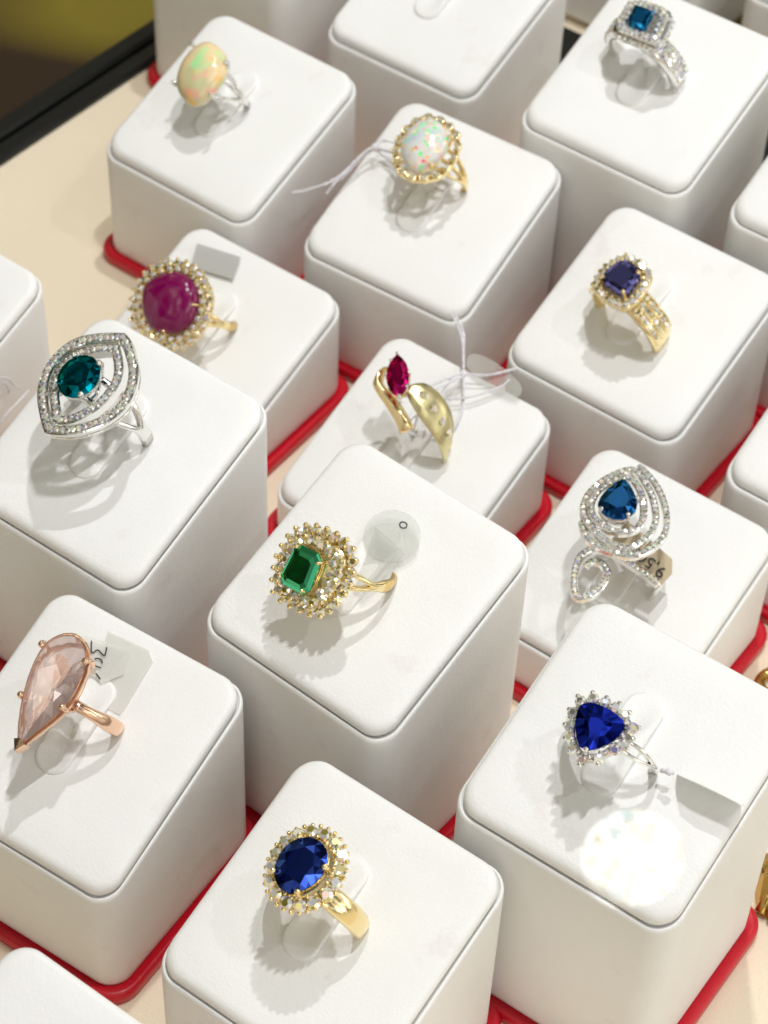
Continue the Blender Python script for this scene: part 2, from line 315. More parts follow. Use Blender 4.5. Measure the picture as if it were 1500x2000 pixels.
BLAB = {'A': 'white block holding the honey opal ring', 'B': 'white block holding the milky opal ring in gold', 'H': 'white block holding the violet blue cushion ring with three gem rows',
 'F': 'white block holding the teal marquise ring', 'I': 'tall white block in the centre holding the green gem ring', 'K': 'white block holding the pale pink teardrop ring',
 'L': 'white block holding the oval blue sapphire ring', 'M': 'tall white block under the triangular sapphire ring, with a bright light spot', 'G': 'low white block holding the bypass ring with a small ruby',
 'J': 'low white block holding the pear sapphire swirl ring', 'E': 'low white block holding the round purple cabochon ring', 'D': 'tall white block holding the square blue gem ring, at the top right',
 'C': 'white block cut by the top edge, right of the honey opal block', 'N': 'white block cut by the left edge with thread ends on its side', 'P': 'white block cut by the right edge, behind the violet blue ring block',
 'Q': 'white block cut by the right edge, beside the pear sapphire block', 'O': 'white block corner at the bottom left corner of the photo', 'R': 'white block whose sides rise behind the honey opal block',
 'T': 'white block edge showing left of the pale pink teardrop ring block', 'S': 'grey looking block side beyond the black strip, left of the square blue gem block', 'X': 'grey looking block side beyond the black strip at the top right corner'}
def frame(n):
    x, y, z, a = BL[n]; c = Vector((x, y, z)); rz = Matrix.Rotation(R(a), 3, 'Z')
    P = Matrix((U3, V3, N3)).transposed(); return c, rz @ P
for n, (x, y, z, a) in BL.items():
    e = bpy.data.objects.new('ring_display_block', None); COL.objects.link(e); e.empty_display_size = .01
    e.location = Vector((x, y, 0))*S; e.rotation_euler = (0, 0, R(a))
    tag(e, BLAB[n], 'display block', 'white ring display blocks')
    jr = random.Random(n); ja = R(jr.uniform(-.5, .5)); jx, jy = jr.uniform(-.003, .003), jr.uniform(-.003, .003)
    for mb, nm, m in block_parts(z):
        if nm == 'cushion_pad': mb.v = [Vector((v.x*math.cos(ja)-v.y*math.sin(ja)+jx, v.x*math.sin(ja)+v.y*math.cos(ja)+jy, v.z)) for v in mb.v]
        if not (n in 'SX' and nm == 'red_base'): mb.build(nm, m, e)
    if n not in 'RTSXPQNO':
        t = MB(); tongue(t); P = Matrix((U3, V3, N3)).transposed()
        t.v = [P @ v + Vector((0, 0, z)) for v in t.v]
        t.build('ring_tongue', LEATHER, e)
def padpt(n, u, v, h=0): c, P = frame(n); return c + P @ Vector((u, v, h))

# ------------------------------------------------------------------ jewellery helpers
def brill(mb, c, r, rot=0.0, nrm=None, depth=.75):
    c = Vector(c); q = Matrix.Rotation(rot, 3, 'Z')
    if nrm is not None: q = Vector((0, 0, 1)).rotation_difference(Vector(nrm)).to_matrix() @ q
    vs = []; 
    for k in range(6): a = 2*math.pi*k/6; vs.append(Vector((.55*math.cos(a), .55*math.sin(a), .42)))
    for k in range(12): a = 2*math.pi*(k-.5)/12; vs.append(Vector((math.cos(a), math.sin(a), 0)))
    vs.append(Vector((0, 0, -depth)))
    fs = [tuple(range(6))]
    for k in range(6):
        g0, g1, g2 = 6+2*k, 6+(2*k+1), 6+(2*k+2) % 12
        fs += [(k, g0, g1), (k, g1, (k+1) % 6), ((k+1) % 6, g1, g2)]
    for k in range(12): fs.append((6+k, 18, 6+(k+1) % 12))
    for f in fs: mb.add([c+q@(vs[i]*r) for i in f], [tuple(range(len(f)))])
def stones(parent, spots, r, cap=100, name='diamond'):
    DIAM = DIAMW if any('gold' in parent['label'] and 'white gold' not in parent['label'] for _ in (0,)) else globals()['DIAM']
    """one part for each stone; anything past the cap goes into one merged part"""
    base = MB(); brill(base, (0, 0, 0), r); first = None; k = parent.get('_nd', 0); rest = MB(); made = 0
    for s in spots:
        c = Vector(s[:3]); nrm = Vector(s[3:6]) if len(s) > 3 else Vector((0, 0, 1))
        if k+made < cap:
            if first is None: first = base.build(name, DIAM, parent); o = first
            else: o = first.copy(); COL.objects.link(o); o.parent = parent
            tilt = Vector((random.uniform(-.16, .16), random.uniform(-.16, .16), 0))
            q = Vector((0, 0, 1)).rotation_difference((nrm+tilt).normalized()) @ Matrix.Rotation(random.random()*6, 3, 'Z').to_quaternion()
            o.location = c*S; o.rotation_mode = 'QUATERNION'; o.rotation_quaternion = q; made += 1
        else: brill(rest, c, r, random.random()*6, nrm)
    if rest.v: tag(rest.build('small_diamonds', DIAM, parent), kind='stuff')
    NDC[parent.name] = NDC.get(parent.name, 0)+made
    parent['_nd'] = k+made
NDC = {}
def outline(pts, n=24, sp=6): return resample(catmull(pts, True, sp), True, n)
def cen(P): c = Vector((0, 0, 0)); [c.__iadd__(p) for p in P]; return c/len(P)
def scl(P, s, z=0, c=None):
    c = cen(P) if c is None else c; return [Vector((c.x+(p.x-c.x)*s, c.y+(p.y-c.y)*s, z)) for p in P]
def faceted(mb, P, z, hc, dp, table=.58):
    """table, star, kite and girdle facets above, two tiers of pavilion facets below, on any outline P (even count)"""
    P = resample(P, True, 32) if len(P) < 30 else P
    n = len(P); m = n//2; h = m//2; c = cen(P)
    def at(p, s_, zz): return Vector((c.x+(p.x-c.x)*s_, c.y+(p.y-c.y)*s_, zz))
    tb = [at(P[4*i % n], table, z+hc) for i in range(h)]
    st = [at(P[(2*i+(0 if i % 2 else 0)) % n], table+.20 if i % 2 else table+.24, z+hc*(.64 if i % 2 else .50)) for i in range(m)]
    gt = [Vector((p.x, p.y, z+.004)) for p in P]; gb = [Vector((p.x, p.y, z-.004)) for p in P]
    pm = [at(P[2*i % n], .62 if i % 2 else .70, z-dp*(.42 if i % 2 else .34)) for i in range(m)]
    pl = [at(P[(4*i+2) % n], .30, z-dp*.75) for i in range(h)]
    F = mb.add
    def tri(*vs): F(list(vs), [tuple(range(len(vs)))])
    tri(*tb)
    for i in range(h):
        a, b = tb[i], tb[(i+1) % h]; s0, s1, s2 = st[2*i], st[(2*i+1) % m], st[(2*i+2) % m]
        tri(a, s1, b); tri(a, s0, s1); tri(b, s1, s2)
        q0, q1, q2 = pm[2*i], pm[(2*i+1) % m], pm[(2*i+2) % m]; l = pl[i]; l2 = pl[(i+1) % h]
        tri(q0, q1, l); tri(q1, q2, l); tri(q2, l2, l); tri(l, l2, Vector((c.x, c.y, z-dp)))
    for i in range(m):
        s0, s1 = st[i], st[(i+1) % m]; g0, g1, g2 = gt[2*i], gt[2*i+1], gt[(2*i+2) % n]
        tri(s0, g0, g1); tri(s0, g1, s1); tri(s1, g1, g2)
        b0, b1, b2 = gb[2*i], gb[2*i+1], gb[(2*i+2) % n]; tri(g0, b0, b1, g1); tri(g1, b1, b2, g2)
        q0, q1 = pm[i], pm[(i+1) % m]; tri(b0, q0, b1); tri(q0, q1, b1); tri(b1, q1, b2)
def stepcut(mb, P, z, hc, dp):
    rings = [scl(P, .60, z+hc), scl(P, .80, z+hc*.72), scl(P, .93, z+hc*.36), scl(P, 1, z+.003), scl(P, 1, z-.004), scl(P, .80, z-dp*.35), scl(P, .52, z-dp*.7), scl(P, .16, z-dp)]
    loft(mb, rings[::-1], True, True, True, False)
def cabochon(mb, P, z, h, m=9):
    rings = [scl(P, .96, z-.03), scl(P, 1.0, z-.008)]
    for k in range(m): a = R(90*k/m); rings.append(scl(P, math.cos(a)**.9 if k else 1, z+h*math.sin(a)))
    rings.append(scl(P, .02, z+h)); loft(mb, rings, True, True, True)
def strip(mb, path, wd, th, z=None, closed=True, dz=None):
    """flat metal band following a path"""
    N = len(path); rings = []
    for i in range(N):
        t = (path[(i+1) % N]-path[i-1]) if closed else (path[min(i+1, N-1)]-path[max(i-1, 0)])
        t.z = 0; t.normalize(); s = Vector((-t.y, t.x, 0)); p = path[i].copy()
        if z is not None: p.z = z
        w_ = wd(i/(N-1)) if callable(wd) else wd
        rings.append([p-s*w_/2-Vector((0, 0, th)), p-s*w_/2, p-s*w_*.38+Vector((0, 0, .006)), p-s*w_*.3, p+s*w_*.3, p+s*w_*.38+Vector((0, 0, .006)), p+s*w_/2, p+s*w_/2-Vector((0, 0, th))])
    if closed: rings.append(rings[0])
    loft(mb, rings, True, not closed, not closed, False)
def shank(mb, rho, th, x=lambda a: 0, wd=lambda a: .05, a0=-180, a1=180, n=72, lift=lambda a: 0, ry=None):
    rings = []; full = (a1-a0) >= 360
    for i in range(n+1):
        a = a0+(a1-a0)*i/n; c, s_ = math.cos(R(a)), math.sin(R(a)); w_ = wd(a)/2; xx = x(a); ri = rho-th+lift(a)
        prof = [(-w_, 0), (-w_, th*.55), (-w_*.75, th*.9), (0, th), (w_*.75, th*.9), (w_, th*.55), (w_, 0), (0, -th*.1)]
        rings.append([Vector((xx+px, -(ri+pr)*s_*((ry/rho) if ry else 1)-((rho-ry) if ry else 0), (ri+pr)*c)) for px, pr in prof])
    loft(mb, rings, True, not full, not full)
def prong(parent, x, y, z, m, r=.014, cx=0, cy=0, dn=.13, inn=.55):
    p = MB(); d = Vector((x-cx, y-cy, 0)); b = Vector((cx, cy, 0))+d*inn; b.z = z-dn
    tube(p, [b, b.lerp(Vector((x, y, z)), .6)+d*.06, (x*1.0, y*1.0, z-.004), Vector((x, y, z+.012))-d*.08], r*.72, 7)
    ball(p, Vector((x, y, z+.014))-d*.06, r)
    return p.build('prong', m, parent)
def basket(parent, P, z, m, dn=.12, bot=.45, name='basket', top=.97):
    b = MB(); 
    loft(b, [scl(P, top, z-.004), scl(P, top*1.03, z-.012), scl(P, top*.98, z-.03)], True); loft(b, [scl(P, top*.93, z-.03), scl(P, top*.93, z-.006)], True)
    lo = scl(P, bot, z-dn); tube(b, lo, .010, 6, True)
    N = len(P)
    for i in range(0, N, max(1, N//8)): tube(b, [scl(P, top*.96, z-.02)[i], lo[i]], .008, 5)
    return b.build(name, m, parent)
POSE = {'A': (0.040, 0.080, -18.8, 0.191), 'B': (0.134, 0.063, -5.4, 0.207), 'D': (0.094, 0.083, -8.9, 0.249), 'E': (0.053, 0.097, -27.6, 0.237),
 'F': (0.083, 0.108, -3.4, 0.271), 'G': (0.115, 0.114, 3.8, 0.292), 'H': (-0.044, 0.063, -6.2, 0.254), 'I': (-0.039, 0.101, -33.0, 0.250),
 'J': (0.026, 0.110, 13.4, 0.309), 'K': (0.079, 0.058, -10.4, 0.227), 'L': (0.052, 0.085, -0.2, 0.253), 'M': (-0.032, 0.057, -9.1, 0.212)}
def ring_root(n, name, label, cat='ring'):
    u, v, le, rho = POSE[n]; c, P = frame(n)
    M = P @ Matrix.Rotation(R(le), 3, 'Y'); o = bpy.data.objects.new(name, None); COL.objects.link(o); o.empty_display_size = .01
    m4 = M.to_4x4(); m4.translation = (c+P@Vector((u, v, .1)))*S; o.matrix_world = m4
    tag(o, label, cat); return o, rho, rho+.05
def sm(a, lo, hi): t = max(0, min(1, (abs(a)-lo)/(hi-lo))); return t*t*(3-2*t)

# ---- honey opal ring (A)
o, rho, z = ring_root('A', 'opal_ring', 'silver ring with a smooth honey opal flashing orange and green')
P = outline([(0.175, 0.056), (0.148, -0.064), (0.064, -0.123), (-0.062, -0.119), (-0.159, -0.072), (-0.175, 0.009), (-0.113, 0.106), (0.006, 0.142), (0.113, 0.118)], 32)
g = MB(); cabochon(g, P, z-.02, .085); g.build('opal', OPAL1, o)
basket(o, P, z-.02, SILVER, .10, .55)
for x, y in [(0.12, 0.14), (-0.12, 0.12), (0.115, -0.115), (-0.085, -0.135)]: prong(o, x, y, z, SILVER, .013, 0, .01)
s = MB()
for k in (-1, 1): shank(s, rho, .03, lambda a, k=k: k*.075*(1-sm(a, 20, 95)), lambda a: .022+.012*sm(a, 60, 100))
shank(s, rho, .03, lambda a: .03*(1-sm(a, 20, 95)), lambda a: .016)
s.build('shank', SILVER, o)

# ---- milky opal ring (B)
o, rho, z = ring_root('B', 'opal_ring', 'gold ring with a milky opal in a scalloped gold frame, tied with white thread')
P = outline([(0.151, 0.056), (0.121, -0.061), (0.01, -0.113), (-0.102, -0.077), (-0.157, -0.02), (-0.118, 0.073), (-0.037, 0.123), (0.078, 0.118)], 32)
g = MB(); cabochon(g, P, z-.015, .075); g.build('opal', OPAL2, o)
basket(o, P, z-.02, GOLD, .12, .5)
g = MB(); Q_ = outline([(0.165, 0.09), (0.172, -0.012), (0.125, -0.117), (0.035, -0.16), (-0.052, -0.16), (-0.14, -0.115), (-0.186, 0.001), (-0.148, 0.1), (-0.055, 0.155), (.07, .155)], 16)
c0 = cen(Q_)
for i, p in enumerate(Q_):
    a = math.atan2(p.y-c0.y, p.x-c0.x); lo_ = [Vector((c0.x+(p.x-c0.x)*.95+.022*math.cos(a+b), c0.y+(p.y-c0.y)*.95+.022*math.sin(a+b), z-.035)) for b in [R(-130+26*k) for k in range(11)]]
    tube(g, lo_, .008, 6)
strip(g, resample(Q_, True, 48), .026, .02, z-.045)
g.build('scalloped_frame', GOLD, o)
stones(o, [(c0.x+(p.x-c0.x)*.98, c0.y+(p.y-c0.y)*.98, z-.032) for p in Q_], .016)
for x, y in [(0.13, 0.10), (-0.135, 0.085), (0.10, -0.105), (-0.095, -0.10)]: prong(o, x, y, z-.005, GOLD, .012)
s = MB()
for k in (-1, 0, 1): shank(s, rho, .03, lambda a, k=k: k*.06*(1-sm(a, 30, 105)), lambda a: .018+.01*sm(a, 60, 110))
s.build('shank', GOLD, o)

# ---- square blue ring (D)
o, rho, z = ring_root('D', 'gemstone_ring', 'wide white gold ring with a square blue gem in a stepped diamond frame')
SQ = [(0.071, 0.12), (0.111, 0.047), (0.121, -0.087), (0.085, -0.13), (-0.047, -0.152), (-0.087, -0.139), (-0.099, 0.091), (-0.076, 0.116)]
Po = resample([Vector((*p, 0)) for p in SQ], True, 40)
Pi = resample([Vector((*p, 0)) for p in [(0.062, 0.066), (0.069, -0.037), (-0.053, -0.048), (-0.060, 0.043)]], True, 16)
g = MB(); loft(g, [scl(Po, .99, z-.13), scl(Po, 1.06, z-.09), scl(Po, 1.06, z-.05), scl(Po, .96, z-.045), scl(Po, .96, z-.012), scl(Po, .70, z-.008), scl(Po, .58, z-.02)], True, True, True, False); g.build('frame', SILVER, o)
g = MB(); faceted(g, [Vector((p.x, p.y, 0)) for p in Pi], z, .014, .06, .62); g.build('blue_gem', BLUESQ, o)
sp = [(*p.xy, z-.004) for p in resample(scl(Po, .85), True, 26)] + [(*p.xy, z-.008) for p in resample(scl(Po, .70), True, 18)]
c0 = cen(Po)
sp += [(*p.xy, z-.07, (p.x-c0.x)*6, (p.y-c0.y)*6, .35) for p in resample(scl(Po, 1.06), True, 28)]
stones(o, sp, .0155)
s = MB(); shank(s, rho, .045, lambda a: -.04-.02*math.sin(R(a)), lambda a: .125-.02*sm(a, 90, 180), ry=.236); s.build('shank', SILVER, o)
sp = []
for a in range(42, 92, 8):
    for sg in (1, -1):
        for k in (-1, 0, 1): sp.append((-.04-.02*math.sin(R(a*sg))+k*.036, -.236*math.sin(R(a*sg))-(rho-.236), rho*math.cos(R(a))+.0, 0, -math.sin(R(a*sg)), math.cos(R(a))))
stones(o, sp, .017)

# ---- star ruby (E)
o, rho, z = ring_root('E', 'cabochon_ring', 'gold ring with a large round purple star ruby inside a diamond halo')
P = outline([(0.144, 0.07), (0.16, -0.047), (0.11, -0.124), (-0.009, -0.169), (-0.118, -0.121), (-0.169, -0.002), (-0.133, 0.094), (-0.062, 0.151), (0.035, 0.165)], 36)
g = MB(); cabochon(g, P, z-.012, .075); g.build('purple_cabochon', STAR, o)
Ho = outline([(0.155, 0.155), (0.218, 0.034), (0.213, -0.082), (0.133, -0.199), (0.04, -0.231), (-0.087, -0.224), (-0.193, -0.148), (-0.218, 0.001), (-0.192, 0.146), (-0.099, 0.215), (0.038, 0.225)], 48)
g = MB(); loft(g, [scl(Ho, .35, z-.17), scl(Ho, .72, z-.09), scl(Ho, .98, z-.055), scl(Ho, .99, z-.035), scl(Ho, .82, z-.018), scl(Ho, .75, z-.018)], True, True, True)
c0 = cen(Ho)
for i, p in enumerate(resample(Ho, True, 28)):
    d = (p-c0).normalized(); ball(g, (p.x+d.x*.006, p.y+d.y*.006, z-.022), .0105)
for i, p in enumerate(resample(scl(Ho, .88), True, 28)): ball(g, (p.x, p.y, z-.002), .008)
g.build('halo_setting', GOLD, o)
stones(o, [(*p.xy, z-.022, (p.x-c0.x)*1.6, (p.y-c0.y)*1.6, 1) for p in resample(scl(Ho, .95), True, 28)], .021)
stones(o, [(*p.xy, z-.006) for p in resample(scl(Ho, .80), True, 24)], .018)
for a in (20, 110, 200, 290): prong(o, .160*math.cos(R(a)), .160*math.sin(R(a)), z+.005, GOLD, .0095, dn=.04, inn=1.0)
s = MB()
for k in (-1, 1): shank(s, rho, .03, lambda a, k=k: k*.05*(1-sm(a, 20, 84)), lambda a: .03+.02*sm(a, 60, 100))
s.build('shank', GOLD, o)

# ---- teal marquise (F)
o, rho, z = ring_root('F', 'gemstone_ring', 'silver ring with an oval teal gem inside two pointed diamond frames')
La = [(0.272, -0.06), (0.218, 0.034), (0.155, 0.112), (0.084, 0.152), (-0.004, 0.166), (-0.086, 0.149), (-0.168, 0.098), (-0.231, 0.034), (-0.289, -0.037)]
Ra = [(-0.289, -0.037), (-0.246, -0.123), (-0.178, -0.2), (-0.11, -0.246), (-0.019, -0.274), (0.078, -0.257), (0.165, -0.206), (0.237, -0.125), (0.272, -0.06)]
def two(la, ra, n): a = resample(catmull(la, False, 5), False, n); b = resample(catmull(ra, False, 5), False, n); return a[:-1]+b[:-1]
Out = two(La, Ra, 33); c0 = Vector((-.005, -.055, 0)); Mid = scl(Out, .925, 0, c0)
g = MB(); strip(g, Mid, .048, .022, z-.004)
tube(g, [v+Vector((0, 0, z-.075)) for v in scl(Out, .93, 0, c0)], .011, 6, True)
for i in range(0, 64, 4):
    a_, b_ = Mid[i], scl(Out, .93, 0, c0)[(i+3) % 64]; tube(g, [a_+Vector((0, 0, z-.02)), b_+Vector((0, 0, z-.072))], .007, 5)
g.build('outer_frame', SILVER, o)
Li = [(0.216, -0.052), (0.17, 0.02), (0.115, 0.078), (0.06, 0.104), (-0.004, 0.113), (-0.07, 0.098), (-0.13, 0.060), (-0.18, 0.012), (-0.228, -0.032)]
Ri = [(-0.228, -0.032), (-0.19, -0.092), (-0.113, -0.141), (-0.05, -.165), (0.019, -0.172), (0.07, -.166), (0.114, -0.149), (.165, -.11), (0.216, -0.052)]
Inn = two(Li, Ri, 29); ci = Vector((0, -.03, 0)); Im = scl(Inn, .92, 0, ci)
g = MB(); strip(g, Im, .044, .05, z-.02); g.build('inner_frame', SILVER, o)
stones(o, [(*p.xy, z-.001) for p in resample(Mid, True, 54)], .0155)
stones(o, [(*p.xy, z-.016) for p in resample(Im, True, 40)], .0145)
P = [Vector((-.006+.106*math.cos(2*math.pi*k/16), -.019+.094*math.sin(2*math.pi*k/16), 0)) for k in range(16)]
g = MB(); faceted(g, P, z+.028, .028, .10, .6); g.build('teal_gem', TEAL, o)
basket(o, P, z+.024, SILVER, .13, .5)
for x, y in [(.066, .058), (.092, -.075), (-.082, .056), (-.078, -.097)]: prong(o, x, y, z+.035, SILVER, .0145, -.006, -.019)
s = MB()
for k in (-1, 1): shank(s, rho, .03, lambda a, k=k: .0+k*.055*(1-sm(a, 45, 92)), lambda a: .032+.03*sm(a, 70, 95), ry=.235)
s.build('shank', SILVER, o)

# ---- ruby bypass (G)
o, rho, z = ring_root('G', 'bypass_ring', 'gold bypass ring with a pointed ruby and a satin leaf arm set with four diamonds')
P = two([(0.105, 0.072), (0.07, .078), (0.0, 0.062), (-0.06, 0.018), (-0.094, -0.035), (-0.094, -0.078)], [(-0.094, -0.078), (-0.05, -.085), (-0.0, -0.07), (0.05, -0.036), (0.09, 0.015), (0.105, 0.072)], 9)
g = MB(); faceted(g, P, z+.01, .026, .075, .5); g.build('ruby', RUBYM, o)
basket(o, P, z+.008, GOLD, .11, .45)
for x, y in [(0.108, 0.076), (-0.098, -0.084), (.055, .078), (-.025, .052), (.045, -.045), (-.03, -.084)]: prong(o, x, y, z+.012, SILVER, .0095, 0, -.005)
def leaf(mb, edgeA, edgeB, th):
    A = resample(catmull(edgeA, False, 6), False, 20); B = resample(catmull(edgeB, False, 6), False, 20); rings = []
    for a, b in zip(A, B):
        m_ = (a+b)/2; nr = (b-a).cross(Vector((0, 1, .01))).normalized() if (b-a).length > 1e-5 else Vector((0, 0, 1))
        up = Vector((0, m_.y, m_.z)).normalized()
        rings.append([a, a.lerp(b, .25)+up*.012, m_+up*.017, a.lerp(b, .75)+up*.012, b, b-up*th, m_-up*th, a-up*th])
    loft(mb, rings, True, True, True)
def cyl(x, y, r): # point on the ring's cylinder under plan point (x, y)
    y_ = max(-r, min(r, y)); return (x, y_, math.sqrt(max(r*r-y_*y_, 1e-5)))
rr = rho+.015
LE = [(10, 0.012, -0.012), (16, 0.055, -0.04), (22, 0.078, -0.058), (36, 0.082, -0.084), (50, 0.073, -0.095), (62, 0.056, -0.099), (73, 0.03, -0.1), (85, -0.022, -0.1), (96, -0.062, -0.098), (110, -0.055, -0.095), (140, -0.04, -0.09)]
lp_ = [p for p in resample([Vector(p) for p in LE], False, 26)]; g = MB(); rg = []
for p in lp_:
    a, x1, x0 = R(p.x), p.y, p.z; ro = rr-.012; dr = Vector((0, -math.sin(a), math.cos(a))); rg.append([Vector((x_, 0, 0))+dr*(ro+e_) for x_, e_ in ((x0, 0), (x0+.003, .008), ((x0*2+x1)/3, .0105), ((x0+x1*2)/3, .0105), (x1-.003, .008), (x1, 0), ((x0+x1)/2, -.006))])
loft(g, rg, True, True, True)
g.build('leaf_arm', BRUSHED, o)
sp = [(x, -(rr+.001)*math.sin(R(a)), (rr+.001)*math.cos(R(a)), 0, -math.sin(R(a)), math.cos(R(a))) for a, x in ((26.5, .016), (42, -.004), (57.5, -.014), (72, -.020))]
stones(o, sp, .022)
g = MB()
leaf(g, [(.035, .10, z-.05), (.01, .13, z-.07), (-.06, .12, z-.085), (-.10, .03, z-.11), (-.135, -.06, z-.14), (-.17, -.12, z-.18), (-.15, -.10, .12)],
     [(.05, .075, z-.05), (.035, .11, z-.07), (-.02, .09, z-.085), (-.045, -.00, z-.11), (-.085, -.10, z-.14), (-.11, -.155, z-.18), (-.10, -.14, .12)], .02)
g.build('folded_arm', GOLD, o)
s = MB(); shank(s, .285, .02, lambda a: -.02, lambda a: .06, 95, 215); s.build('shank', GOLD, o)

# ---- violet blue cushion (H)
o, rho, z = ring_root('H', 'gemstone_ring', 'gold ring with a violet blue cushion gem and three diamond rows along its band')
P = resample([Vector((*p, 0)) for p in [(.088, .052), (.100, .036), (.078, -.066), (.060, -.082), (-.066, -.078), (-.080, -.062), (-.062, .078), (-.044, .090)]], True, 16)
g = MB(); faceted(g, P, z+.012, .024, .09, .62); g.build('violet_gem', TANZ, o)
Ho = resample([Vector((*p, 0)) for p in [(.105, .085), (.135, .060), (.140, -.02), (.112, -.105), (.080, -.130), (-.01, -.142), (-.095, -.128), (-.135, -.095), (-.140, -.01), (-.115, .090), (-.085, .125), (.02, .128)]], True, 44)
g = MB(); loft(g, [scl(Ho, .45, z-.15), scl(Ho, .8, z-.08), scl(Ho, .98, z-.05), scl(Ho, .99, z-.025), scl(Ho, .93, z-.015), scl(Ho, .72, z-.012)], True, True, True)
for p in resample(scl(Ho, .97), True, 22): ball(g, (p.x, p.y, z-.012), .0095)
for p in resample(scl(Ho, .74), True, 18): ball(g, (p.x, p.y, z+.004), .009)
g.build('halo_setting', GOLD, o)
c0 = cen(Ho); stones(o, [(*p.xy, z-.008, (p.x-c0.x)*2, (p.y-c0.y)*2, 1) for p in resample(scl(Ho, .87), True, 22)], .020)
for x, y in [(.085, .045), (.062, -.07), (-.068, -.062), (-.045, .08)]: prong(o, x, y, z+.02, GOLD, .012, dn=.06, inn=.9)
s = MB(); shank(s, rho, .035, lambda a: -.022-.043*math.sin(R(a)), lambda a: .150-.03*sm(a, 90, 170), ry=.228)
for k in (-1.5, -.5, .5, 1.5):
    for sg in (1, -1): shank(s, rho+.008, .012, lambda a, k=k: -.022-.043*math.sin(R(a))+k*.042, lambda a: .008, 25*sg if sg > 0 else -82, 82 if sg > 0 else -25, 16, ry=.236)
s.build('shank', GOLD, o)
sp = []
for a in range(30, 82, 9):
    for sg in (1, -1):
        for k in (-1, 0, 1): sp.append((-.022-.043*math.sin(R(a*sg))+k*.042, -.228*math.sin(R(a*sg))-(rho-.228), rho*math.cos(R(a)), 0, -math.sin(R(a*sg)), math.cos(R(a))))
stones(o, sp, .018)

# ---- green cluster (I)
o, rho, z = ring_root('I', 'cluster_ring', 'gold cluster ring with a rectangular green gem and two tiers of diamonds')
P = [Vector((*p, 0)) for p in [(.088, .040), (.096, -.045), (.076, -.072), (-.060, -.082), (-.090, -.062), (-.098, .045), (-.078, .070), (.062, .066)]]
g = MB(); stepcut(g, P, z+.018, .024, .09); g.build('green_gem', GREEN, o)
basket(o, P, z+.012, GOLD, .10, .5)
O2 = outline([(0.116, 0.126), (0.175, 0.048), (0.195, -0.10), (0.165, -0.168), (0.118, -0.195), (0.022, -0.21), (-0.077, -0.19), (-0.15, -0.148), (-0.178, -0.055), (-0.188, 0.059), (-0.155, 0.115), (-0.057, 0.15), (0.03, 0.152)], 40)
c2 = Vector((.005, -.025, 0)); I1 = scl(O2, .76, 0, c2)
g = MB(); loft(g, [scl(O2, .35, z-.19, c2), scl(O2, .7, z-.12, c2), scl(O2, .86, z-.075, c2), scl(O2, .8, z-.06, c2), scl(O2, .66, z-.03, c2), scl(O2, .55, z-.02, c2)], True, True, True)
for i, p in enumerate(resample(O2, True, 24)):
    d = (p-c2); q = c2+d*.62; q.z = z-.11; e_ = Vector((p.x, p.y, z-.042)); tube(g, [q, e_], .0085, 6); ball(g, e_+Vector((0, 0, .004)), .0125)
for i, p in enumerate(resample(I1, True, 18)):
    ball(g, (p.x, p.y, z-.004), .0105); tube(g, [Vector((p.x, p.y, z-.006)), c2+(p-c2)*.7+Vector((0, 0, z-.08))], .008, 5)
for i, p in enumerate(resample(scl(O2, .87, 0, c2), True, 22)): ball(g, (p.x, p.y, z-.032), .009)
g.build('cluster_setting', GOLD, o)
stones(o, [(*p.xy, z-.044, (p.x-c2.x)*2.2, (p.y-c2.y)*2.2, 1) for p in resample(scl(O2, .90, 0, c2), True, 24)], .0235)
stones(o, [(*p.xy, z-.014, (p.x-c2.x)*1.2, (p.y-c2.y)*1.2, 1) for p in resample(scl(O2, .68, 0, c2), True, 18)], .0235)
stones(o, [(x, y, z-.010) for x, y in ((.085, -.108), (.04, -.118), (-.008, -.122), (-.055, -.115), (.118, -.07), (.122, -.025))], .022)
for x, y in [(.082, .052), (.07, -.075), (-.075, -.062), (-.075, .067)]: prong(o, x, y, z+.024, GOLD, .010, dn=.07, inn=.85)
s = MB()
for k in (-1, 1): shank(s, rho, .03, lambda a, k=k: .025+k*.032*(1-sm(a, 35, 84)), lambda a: .022+.034*sm(a, 66, 92), ry=.222)
s.build('shank', GOLD, o)

# ---- pear sapphire swirl (J)
o, rho, z = ring_root('J', 'swirl_ring', 'white gold swirl ring with a pear shaped blue sapphire in layered diamond loops')
P = outline([(0.118, 0.044), (0.05, .068), (-0.03, 0.075), (-0.09, 0.052), (-0.112, -0.02), (-0.078, -0.085), (-0.0, -0.100), (0.067, -0.05)], 16, 4)
g = MB(); faceted(g, P, z+.015, .026, .10, .55); g.build('blue_gem', SAPP2, o)
basket(o, P, z+.01, SILVER, .10, .5)
for x, y in [(0.115, 0.045), (-0.108, 0.03), (-.06, -.095), (.05, -.075)]: prong(o, x, y, z+.02, SILVER, .012)
loops = [([(0.150, 0.042), (0.076, 0.092), (-0.004, 0.110), (-0.083, 0.095), (-0.136, 0.046), (-0.155, -0.03), (-0.14, -0.101), (-0.089, -0.146), (-0.032, -0.151), (0.039, -0.116), (0.106, -0.057), (0.142, 0.0)], 0.0, .036),
         ([(0.215, 0.050), (0.183, -0.029), (0.12, -0.116), (0.034, -0.186), (-0.043, -0.21), (-0.127, -0.200), (-0.185, -0.165), (-0.205, -0.066), (-0.178, 0.035), (-0.126, 0.108), (-0.041, 0.142), (0.075, 0.132), (0.159, 0.098)], -.018, .034)]
for lp, dz, wd in loops:
    C_ = outline(lp, 60); g = MB(); strip(g, C_, wd, .022, z+dz); g.build('diamond_loop', SILVER, o)
    stones(o, [(*p.xy, z+dz+.003) for p in resample(C_, True, int(plen(C_, True)/.029))], .0145)
